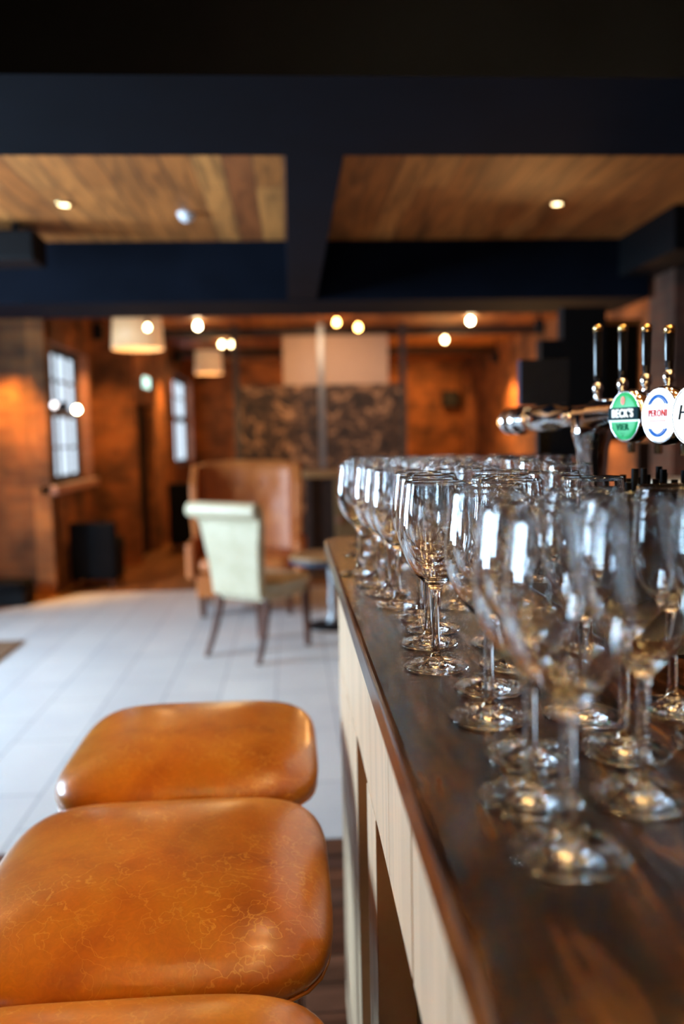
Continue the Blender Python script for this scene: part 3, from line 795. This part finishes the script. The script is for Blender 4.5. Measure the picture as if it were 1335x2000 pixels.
for sx in (-.33, .33):
    for sy in (-.36, .2):
        bm = bmesh.new(); rect_tube(bm, [(sx, sy, 0), (sx, sy, .17)], [(.035, .035), (.05, .05)]); link('leg', bm, M['leg'], ac)

# ------------------------------------------------------------------ sideboard
sb = thing('sideboard', 'oak sideboard with dark open left bay behind the far bar end', 'sideboard', (.58, 8.25, 0))
x0, x1 = -.46, .55
bm = bmesh.new(); box(bm, x0, x1, -.22, .22, .97, 1.045); link('top', bm, M['wood'], sb, bevel=.006)
bm = bmesh.new(); box(bm, x0 + .03, x1 - .03, -.10, .20, .06, .97); link('body', bm, M['darkwood'], sb)
bm = bmesh.new(); box(bm, -.16, x1 - .03, -.20, -.10, .08, .95); dd_ = link('door', bm, M['olive'], sb, bevel=.004)
bm = bmesh.new(); bmesh.ops.create_uvsphere(bm, u_segments=16, v_segments=10, radius=.03, matrix=Matrix.Translation((-.12, -.23, .56))); link('door_knob', bm, M['reveal'], dd_, smooth=True)
for xx in (x0 + .05, x1 - .05):
    bm = bmesh.new(); box(bm, xx - .03, xx + .03, -.18, -.12, 0, .97); link('leg', bm, M['darkwood'], sb)

# ------------------------------------------------------------------ dark seats on the left
def dark_seat(x, y, w, d, h, hb, rz, label):
    t = thing('lounge_chair', label, 'chair', (x, y, 0), rz, None)
    bm = bmesh.new(); squadric(bm, w / 2, d / 2, .09, .09, a=8, b_=5, n=8, z0=h - .09); link('seat', bm, M['black_leather'], t, smooth=True)
    bm = bmesh.new(); box(bm, -w / 2, w / 2, d / 2 - .10, d / 2, .08, hb); link('backrest', bm, M['black_leather'], t, bevel=.03)
    bm = bmesh.new(); box(bm, -w / 2 + .02, w / 2 - .02, -d / 2 + .02, d / 2 - .1, .07, h - .12); link('base', bm, M['black_leather'], t, bevel=.01)
    for sx in (-1, 1):
        for sy in (-1, 1):
            bm = bmesh.new(); rect_tube(bm, [(sx * (w / 2 - .05), sy * (d / 2 - .06), 0), (sx * (w / 2 - .05), sy * (d / 2 - .06), .09)], [(.03, .03), (.04, .04)]); link('leg', bm, M['leg'], t)
    return t
dark_seat(-1.83, 8.02, .42, .50, .46, .62, math.radians(180), 'low black lounge chair beside the tall left window, nearest the white tiles')
dark_seat(-1.28, 10.55, .42, .50, .48, .84, math.radians(180), 'dark navy lounge chair farther back, behind the left of the cream chair')
tag_b = thing('wall_bench', 'low black bench standing against the left brick wall by the tiles', 'bench', (-2.72, 7.20, 0))
bm = bmesh.new(); squadric(bm, .50, .17, .05, .05, a=8, b_=5, n=8, z0=.16); link('cushion', bm, M['black_leather'], tag_b, smooth=True)
bm = bmesh.new(); box(bm, -.48, .48, -.15, .15, 0, .12); link('base', bm, M['black'], tag_b)

# floor mat corner at the left
mc = atZ(48, 1254, 0)
bm = bmesh.new(); box(bm, mc.x - 1.4, mc.x, mc.y - .95, mc.y, .003, .015); tag(link('floor_mat', bm, M['mat'], bevel=.003), 'brown floor mat corner on the white tiles at the left edge', 'mat')

# ------------------------------------------------------------------ screen with mural
YP = 10.0
scr = thing('mural_screen', 'steel framed room divider with sepia mural and beige boards', 'room divider', (.4, YP, 0))
def P(px, py): 
    q = atY(px, py, YP); return q
SI = Matrix.Translation((-.4, -YP, 0))
for px, mt in ((462, 'post'), (628, 'steel'), (787, 'post')):
    q = P(px, 780); bm = bmesh.new(); box(bm, q.x - .033, q.x + .033, YP - .035, YP + .035, 0, CEIL - .001, mtx=SI); link('post', bm, M[mt], scr)
a = P(470, 752); c = P(787, 752)
xl, xm, xr = P(462, 780).x + .035, P(628, 780).x, P(787, 780).x - .035
ztop = P(628, 752).z
for (u0, u1) in ((xl, xm - .035), (xm + .035, xr)):
    bm = bmesh.new(); box(bm, u0, u1, YP - .012, YP + .012, .25, ztop, mtx=SI); link('mural_panel', bm, M['mural'], scr)
zb = P(628, 655).z
for (u0, u1) in ((P(552, 700).x, xm - .036), (xm + .036, P(757, 700).x)):
    bm = bmesh.new(); box(bm, u0, u1, YP - .015, YP + .015, ztop + .003, zb, mtx=SI); link('beige_board', bm, M['beige'], scr)
bm = bmesh.new(); box(bm, xl, xm - .034, YP - .02, YP + .02, .20, .25, mtx=SI); box(bm, xm + .034, xr, YP - .02, YP + .02, .20, .25, mtx=SI); link('bottom_rail', bm, M['post'], scr)

# wall speaker on the far wall, right fixtures
q = atY(878, 781, 14.9)
sp = thing('wall_speaker', 'small black box speaker on the far brick wall right of the mural', 'speaker', (q.x, 14.9, q.z - .13))
bm = bmesh.new(); box(bm, -.14, .14, -.12, .10, 0, .28); link('cabinet', bm, M['black'], sp, bevel=.01)
bm = bmesh.new(); box(bm, -.12, .12, -.128, -.12, .02, .26); link('grille', bm, M['rubber'], sp)
q = (-2.33, 5.2, 2.42)
sp2 = thing('ceiling_speaker', 'black speaker hung under the ceiling at the left by the far beam', 'speaker', (-1.62, 5.30, 2.50))
bm = bmesh.new(); box(bm, -.30, .14, -.10, .18, -.06, .12); link('cabinet', bm, M['black'], sp2, bevel=.02)
bm = bmesh.new(); box(bm, -.02, .02, .0, .04, .12, .18); link('bracket', bm, M['black'], sp2)

# ------------------------------------------------------------------ lights as things
def downlight(px, py, Y=None, mat='spot_led', label='', r=.030, loc=None, group='recessed downlights in the timber ceiling', tilt=0):
    if loc is None: q = atZ(px, py, CEIL - .004); loc = (q.x, q.y, CEIL)
    t = thing('ceiling_downlight', label, 'downlight', loc, 0, group)
    bm = bmesh.new(); lathe(bm, [(r, -.012), (r + .006, -.014), (r + .018, -.006), (r + .018, .0), (r, .0)], 28, closed=True); link('trim_ring', bm, M['brass'], t, smooth=True)
    bm = bmesh.new(); lathe(bm, [(0, -.010), (r * .6, -.0085), (r, -.006), (r, -.001), (0, -.001)], 24); link('lens', bm, M[mat], t, smooth=True)
    return t
WARM = (1.0, .62, .28)
d1 = downlight(125, 399, label='glowing downlight in the left half of the plank ceiling')
d2 = downlight(1087, 397, label='glowing downlight in the right half of the plank ceiling')
for d in (d1, d2): spot('downlight_beam', (d.location.x, d.location.y, CEIL - .03), (d.location.x, d.location.y, 0), 22, WARM, 110, .8)
q = atZ(364, 423, CEIL - .02)
sm = thing('smoke_detector', 'round white smoke detector on the left plank ceiling', 'smoke detector', (q.x, q.y, CEIL))
bm = bmesh.new(); lathe(bm, [(0, -.045), (.025, -.044), (.038, -.034), (.042, -.02), (.05, -.014), (.052, 0), (0, 0)], 32); link('body', bm, M['white_plastic'], sm, smooth=True)
bm = bmesh.new(); lathe(bm, [(0, -.052), (.012, -.050), (.014, -.044), (0, -.044)], 20); link('sensor_cap', bm, M['white_plastic'], sm, smooth=True)

def pendant_bulb(px, py, Y, r, mat, label, group):
    q = atY(px, py, Y)
    t = thing('pendant_bulb', label, 'pendant lamp', (q.x, q.y, q.z), 0, group)
    bm = bmesh.new()
    lathe(bm, [(0, -r * 1.1), (r * .5, -r * .95), (r * .9, -r * .5), (r, 0), (r * .85, r * .55), (r * .45, r * 1.1), (r * .35, r * 1.4), (0, r * 1.4)], 20); link('bulb', bm, M[mat], t, smooth=True)
    bm = bmesh.new(); tube(bm, [(0, 0, r * 1.35), (0, 0, r * 1.35 + .035)], .016, 12); link('socket', bm, M['black'], t, smooth=True)
    top = CEIL - q.z
    if top > r * 1.35 + .04:
        bm = bmesh.new(); tube(bm, [(0, 0, r * 1.35 + .03), (0, 0, top)], .004, 8); link('cord', bm, M['black'], t)
    return q
G_ = 'small warm bulbs hanging in the back room'
BUL = [(288, 640, 7.35, .021, 'bulb', 'round warm bulb hanging in front of the large cream drum shade'),
 (386, 637, 9.6, .032, 'bulb_hot', 'brightest round bulb on the left, above the small cream shade'),
 (433, 673, 11.4, .030, 'bulb', 'left of the pair of touching warm bulbs beside the dark left post'),
 (453, 673, 11.2, .031, 'bulb', 'right of the pair of touching warm bulbs beside the dark left post'),
 (657, 630, 9.3, .030, 'bulb_amber', 'amber bulb above the beige boards, left one of two'),
 (699, 640, 9.0, .030, 'bulb_amber', 'amber bulb above the beige boards, right one of two'),
 (918, 627, 9.6, .032, 'bulb_hot', 'brightest round bulb on the right, under the far beam'),
 (868, 664, 11.2, .032, 'bulb', 'small warm bulb right of the dark right post, lower than its neighbour')]
for a in BUL:
    q = pendant_bulb(*a, G_)
def wall_lamp(px, py, Y, r, mat, label, side):
    q = atY(px, py, Y); t = thing('wall_lamp', label, 'wall lamp', (q.x, q.y, q.z), 0, 'globe wall lamps by the left window')
    bm = bmesh.new(); bmesh.ops.create_uvsphere(bm, u_segments=20, v_segments=12, radius=r); link('globe', bm, M[mat], t, smooth=True)
    bm = bmesh.new(); tube(bm, [(0, r * .9, 0), (0, side, 0)], .008, 8); link('arm', bm, M['black'], t)
    bm = bmesh.new(); tube(bm, [(0, side, 0), (0, side + .012, 0)], .04, 16); link('wall_plate', bm, M['black'], t)
    return q
M['lamp_pale'] = emit('pale_globe', (.95, .85, .85), 3.2)
q1 = wall_lamp(106, 791, 7.15, .026, 'lamp_pale', 'pale globe lamp at the left corner of the tall window', .235)
q = atX(150, 800, -2.0)
t = thing('wall_lamp', 'bright yellow globe lamp glowing in front of the tall left window', 'wall lamp', tuple(q), 0, 'globe wall lamps by the left window')
bm = bmesh.new(); bmesh.ops.create_uvsphere(bm, u_segments=20, v_segments=12, radius=.032); link('globe', bm, M['bulb_hot'], t, smooth=True)
bm = bmesh.new(); tube(bm, [(0, 0, .03), (0, 0, CEIL - q.z)], .004, 8); link('cord', bm, M['black'], t)

def drum(px, py, Y, rad, h, label):
    q = atY(px, py, Y); t = thing('drum_pendant', label, 'pendant lamp', (q.x, q.y, q.z - h / 2), 0, 'cream drum pendants')
    bm = bmesh.new(); lathe(bm, [(rad, 0), (rad * .93, h), (rad * .93 - .006, h), (rad - .006, 0)], 40, closed=True); link('lamp_shade', bm, M['shade'], t, smooth=True)
    bm = bmesh.new(); lathe(bm, [(0, h * .6), (rad * .9, h * .6), (rad * .9, h * .6 + .004), (0, h * .6 + .004)], 32); link('diffuser', bm, M['shade'], t)
    bm = bmesh.new(); tube(bm, [(0, 0, h * .6), (0, 0, CEIL - (q.z - h / 2))], .005, 8); link('cord', bm, M['black'], t)
    point('shade_glow', (q.x, q.y, q.z - h / 2 - .05), 5, WARM, .06)
    return q
drum(268, 650, 7.95, .235, .30, 'large cream drum pendant shade hanging left of the dark doorway')
drum(407, 708, 12.3, .20, .32, 'small cream drum pendant shade hanging over the tan wing chair')
# glowing sign
q = atX(293, 748, -1.60)
sg = thing('exit_sign', 'small pale green glowing sign over the dark doorway', 'sign', (-1.66, q.y, q.z))
bm = bmesh.new(); box(bm, .002, .03, -.15, .15, -.075, .075); link('casing', bm, M['white_plastic'], sg, bevel=.004)
bm = bmesh.new(); box(bm, .03, .033, -.13, .13, -.06, .06); box(bm, .004, .028, -.153, -.150, -.06, .06); link('lit_face', bm, M['sign'], sg)
bm = bmesh.new()
# spotlight fixtures, matt black, on walls near the ceiling
def fixture(loc, label):
    t = thing('spotlight', label, 'spotlight', loc, 0, 'black spotlights near the ceiling')
    bm = bmesh.new(); lathe(bm, [(0, -.02), (.048, -.02), (.048, -.13), (.055, -.13), (.055, 0), (.03, .03), (0, .03)], 24); link('housing', bm, M['black'], t, smooth=False)
    bm = bmesh.new(); lathe(bm, [(0, -.034), (.04, -.032), (.04, -.021), (0, -.021)], 20); link('lens', bm, M['bulb_amber'], t)
    bm = bmesh.new(); tube(bm, [(0, 0, .03), (0, 0, CEIL - loc[2])], .012, 10); link('stem', bm, M['black'], t)
    return t
for (px, py, X, lab, pw, ang_) in (
      (1053, 628, 2.78, 'black spotlight nearest the right, beneath the far beam', 60, 100),
      (967, 690, 2.85, 'black spotlight farther along the right brick wall', 75, 95),
      (190, 637, -1.90, 'black spotlight high on the left near the tall window', 26, 110),
      (345, 688, -1.42, 'black spotlight high on the left wall by the narrow far window', 40, 100)):
    q = atX(px, py, X)
    q.z = min(q.z, CEIL - .06)
    fixture(tuple(q), lab)
    spot('spotlight_beam', (q.x, q.y, q.z - .15), (q.x + (.22 if X > 0 else -.18), q.y + .1, 0), pw * 2.2, (1, .46, .11), ang_, .9, .04)
# washes
spot('wall_wash_left', (-2.42, 7.25, 2.2), (-2.42, 7.6, 1.2), 190, (1, .44, .06), 70, .9, .05)
spot('wall_wash_far', (2.2, 13.6, 2.6), (2.3, 15, 1.2), 90, (1, .50, .16), 110, .9, .05)
spot('wall_wash_mural', (.4, 8.7, 2.6), (.4, 10, 1.5), 40, (1, .62, .34), 110, .9, .05)
spot('wall_wash_mid', (.2, 12.8, 2.6), (.2, 15, 1.6), 60, (1, .48, .16), 120, .9, .05)
spot('wall_wash_pillar', (2.3, 4.6, 2.35), (2.9, 5.3, 1.5), 4, (1, .48, .2), 100, .9, .05)
point('back_room_glow', (2.2, 11.5, 1.5), 32, (1, .55, .2), .2)
point('back_room_glow', (-.6, 9.0, 1.5), 12, (1, .55, .2), .2)
point('back_bar_glow', (2.3, 7.8, 1.5), 36, (1, .52, .18), .2)

# downlights over the bar behind the near beam, seen mirrored in the glasses
i = 0
for x in (-.3, .35, .95):
    for y in (-1.6, -.7, .2, 1.1, 1.8):
        if x < 0 and y > 1: continue
        d = downlight(0, 0, loc=(x, y, CEIL), label='warm downlight in the ceiling over the bar, above the frame of the photo', mat='sparkle', r=.03, group='downlights over the bar'); i += 1
spot('bar_beam', (.35, 1.1, CEIL - .03), (.35, 1.1, 0), 5, WARM, 100, .8, .03)
spot('bar_beam', (.35, .2, CEIL - .03), (.35, .2, 0), 1.5, WARM, 100, .8, .03)
spot('bar_beam', (.95, 1.8, CEIL - .03), (.95, 1.8, 0), 10, WARM, 120, .8, .03)
spot('bar_beam', (.95, .2, CEIL - .03), (.95, .2, 0), 3, WARM, 120, .8, .03)

for n_, (x, y) in enumerate(((.22, -.1), (.22, .3), (.22, .7), (.22, 1.1), (.22, 1.45), (.75, -.1), (.75, .3), (.75, .7), (.75, 1.1), (.75, 1.45))):  # unseen globes, added for warm sparkle in the glasses
    t = thing('sparkle_globe', 'unseen warm globe lamp added over the bar to make the glasses sparkle', 'pendant lamp', (x, y, 2.24), 0, 'added globe lamps over the bar')
    bm = bmesh.new(); bmesh.ops.create_uvsphere(bm, u_segments=24, v_segments=14, radius=.045); link('globe', bm, M['globe'], t, smooth=True)
    bm = bmesh.new(); tube(bm, [(0, 0, .042), (0, 0, .10)], .014, 14); link('socket', bm, M['brass'], t, smooth=True)
    bm = bmesh.new(); tube(bm, [(0, 0, .10), (0, 0, CEIL - 2.24)], .003, 8); link('cord', bm, M['black'], t)

# daylight through the windows of the left wall (area lamps in the openings)
DAY = (.52, .77, 1.0)
for (y0, y1, z0, z1) in WIN_L:
    e = 400
    area('window_daylight', (-4.66, (y0 + y1) / 2, (z0 + z1) / 2), (0, -PI / 2, 0), z1 - z0, y1 - y0, e, DAY)

# ------------------------------------------------------------------ back bar, right
bw = thing('back_bar', 'low black back bar cabinet behind the beer taps', 'cabinet', (2.0, 3.1, 0))
bm = bmesh.new(); box(bm, -.55, .9, -.35, .35, .0, 1.06); link('body', bm, M['black'], bw)
bm = bmesh.new(); box(bm, -.60, .92, -.38, .38, 1.06, 1.10); link('worktop', bm, M['black'], bw, bevel=.004)
for x in (-.52, -.17, .19, .55):
    bm = bmesh.new(); box(bm, x, x + .33, -.37, -.35, .1, 1.0); dk = link('door', bm, M['darkwood'], bw, bevel=.003)
    bm = bmesh.new(); tube(bm, [(x + .28, -.385, .7), (x + .28, -.385, .85)], .006, 8); link('door_handle', bm, M['steel'], dk)
q = atY(1312, 925, 2.95)
bm = bmesh.new(); lathe(bm, [(0, 0), (.04, 0), (.10, .03), (.135, .075), (.13, .075), (.095, .036), (.04, .008), (0, .006)], 36)
bo = link('serving_bowl', bm, M['cream_china'], smooth=True); bo.location = (q.x + .03, 2.95, 1.10); tag(bo, 'wide cream bowl on the black back bar at the right edge', 'bowl')
# tall stepped black cabinet + screen
def bx_from(px0, px1, py0, py1, Y, depth=.3):
    a = atY(px0, py0, Y); c = atY(px1, py1, Y); return (a.x, c.x, Y, Y + depth, c.z, a.z)
tc_ = thing('bottle_cabinet', 'tall matt black stepped cabinet behind the beer taps', 'cabinet', (1.9, 4.6, 0))
TI = Matrix.Translation((-1.9, -4.6, 0))
b1 = bx_from(1096, 1182, 600, 800, 4.6); b2 = bx_from(1056, 1100, 664, 800, 4.6)
bm = bmesh.new(); box(bm, b1[0] + .01, b1[1], 4.6, 4.70, 0, b1[5], mtx=TI); link('tall_section', bm, M['black'], tc_)
bm = bmesh.new(); box(bm, b2[0], b1[0] + .01, 4.60, 4.69, 1.18, b2[5], mtx=TI); link('short_section', bm, M['black'], tc_)
b3 = bx_from(1182, 1262, 628, 862, 4.6)
fr_ = thing('chalkboard', 'black board in thin orange wooden frame behind the tap handles', 'board', ((b3[0] + b3[1]) / 2 + .004, 4.75, b3[4]))
hw = (b3[1] - b3[0]) / 2; hh2 = b3[5] - b3[4]
bm = bmesh.new(); box(bm, -hw + .02, hw, -.02, .02, 0, hh2); link('board', bm, M['black'], fr_)
bm = bmesh.new(); box(bm, -hw, -hw + .02, -.025, .025, hh2 * .6, hh2); box(bm, -hw, hw + .02, -.025, .025, hh2, hh2 + .03); box(bm, hw, hw + .015, -.02, .02, 0, hh2); link('frame', bm, M['orangewood'], fr_)
pl = bx_from(1243, 1266, 850, 935, 4.75, .06)
bm = bmesh.new(); box(bm, pl[0] - fr_.location.x, pl[1] - fr_.location.x, -.02, .02, -fr_.location.z, 0); link('support', bm, M['darkwood'], fr_)
q0 = bx_from(1016, 1112, 702, 790, 2.75, .03)
till = thing('till_screen', 'dark navy till screen standing behind the ball end of the beer font', 'screen', ((q0[0] + q0[1]) / 2, 2.77, 1.10))
hw = (q0[1] - q0[0]) / 2
bm = bmesh.new(); box(bm, -hw, hw, -.015, .02, q0[4] - 1.10, q0[5] - 1.10); link('display', bm, M['navy'], till, bevel=.004)
bm = bmesh.new(); box(bm, -.02, .02, -.01, .02, 0.01, q0[4] - 1.10 + .03); link('stand', bm, M['black'], till)
bm = bmesh.new(); box(bm, -.09, .09, -.09, .09, 0, .012); link('base', bm, M['black'], till)
# the shelf the till stands on
ts = thing('till_stand', 'narrow black cabinet under the till screen behind the bar', 'cabinet', (till.location.x, 2.77, 0))
bm = bmesh.new(); box(bm, -.16, .16, -.2, .2, 0, 1.08); link('body', bm, M['black'], ts)
bm = bmesh.new(); box(bm, -.18, .18, -.22, .22, 1.08, 1.10); link('top', bm, M['black'], ts)

# ------------------------------------------------------------------ world and render look
w = bpy.data.worlds.new('world'); SC.world = w; w.use_nodes = True
bg = w.node_tree.nodes['Background']; bg.inputs['Color'].default_value = (.72, .86, 1.0, 1); bg.inputs['Strength'].default_value = 1.1
SC.view_settings.view_transform = 'Standard'; SC.view_settings.look = 'None'; SC.view_settings.gamma = 1
SC.view_settings.use_curve_mapping = False; SC.view_settings.exposure = 0.45
cy = SC.cycles
cy.max_bounces = 32; cy.transmission_bounces = 32; cy.glossy_bounces = 10; cy.diffuse_bounces = 3; cy.transparent_max_bounces = 16
cy.sample_clamp_indirect = 40.0; cy.sample_clamp_direct = 0; cy.blur_glossy = .3
cy.use_denoising = True
try: cy.denoiser = 'OPENIMAGEDENOISE'
except Exception: pass
cy.use_light_tree = True
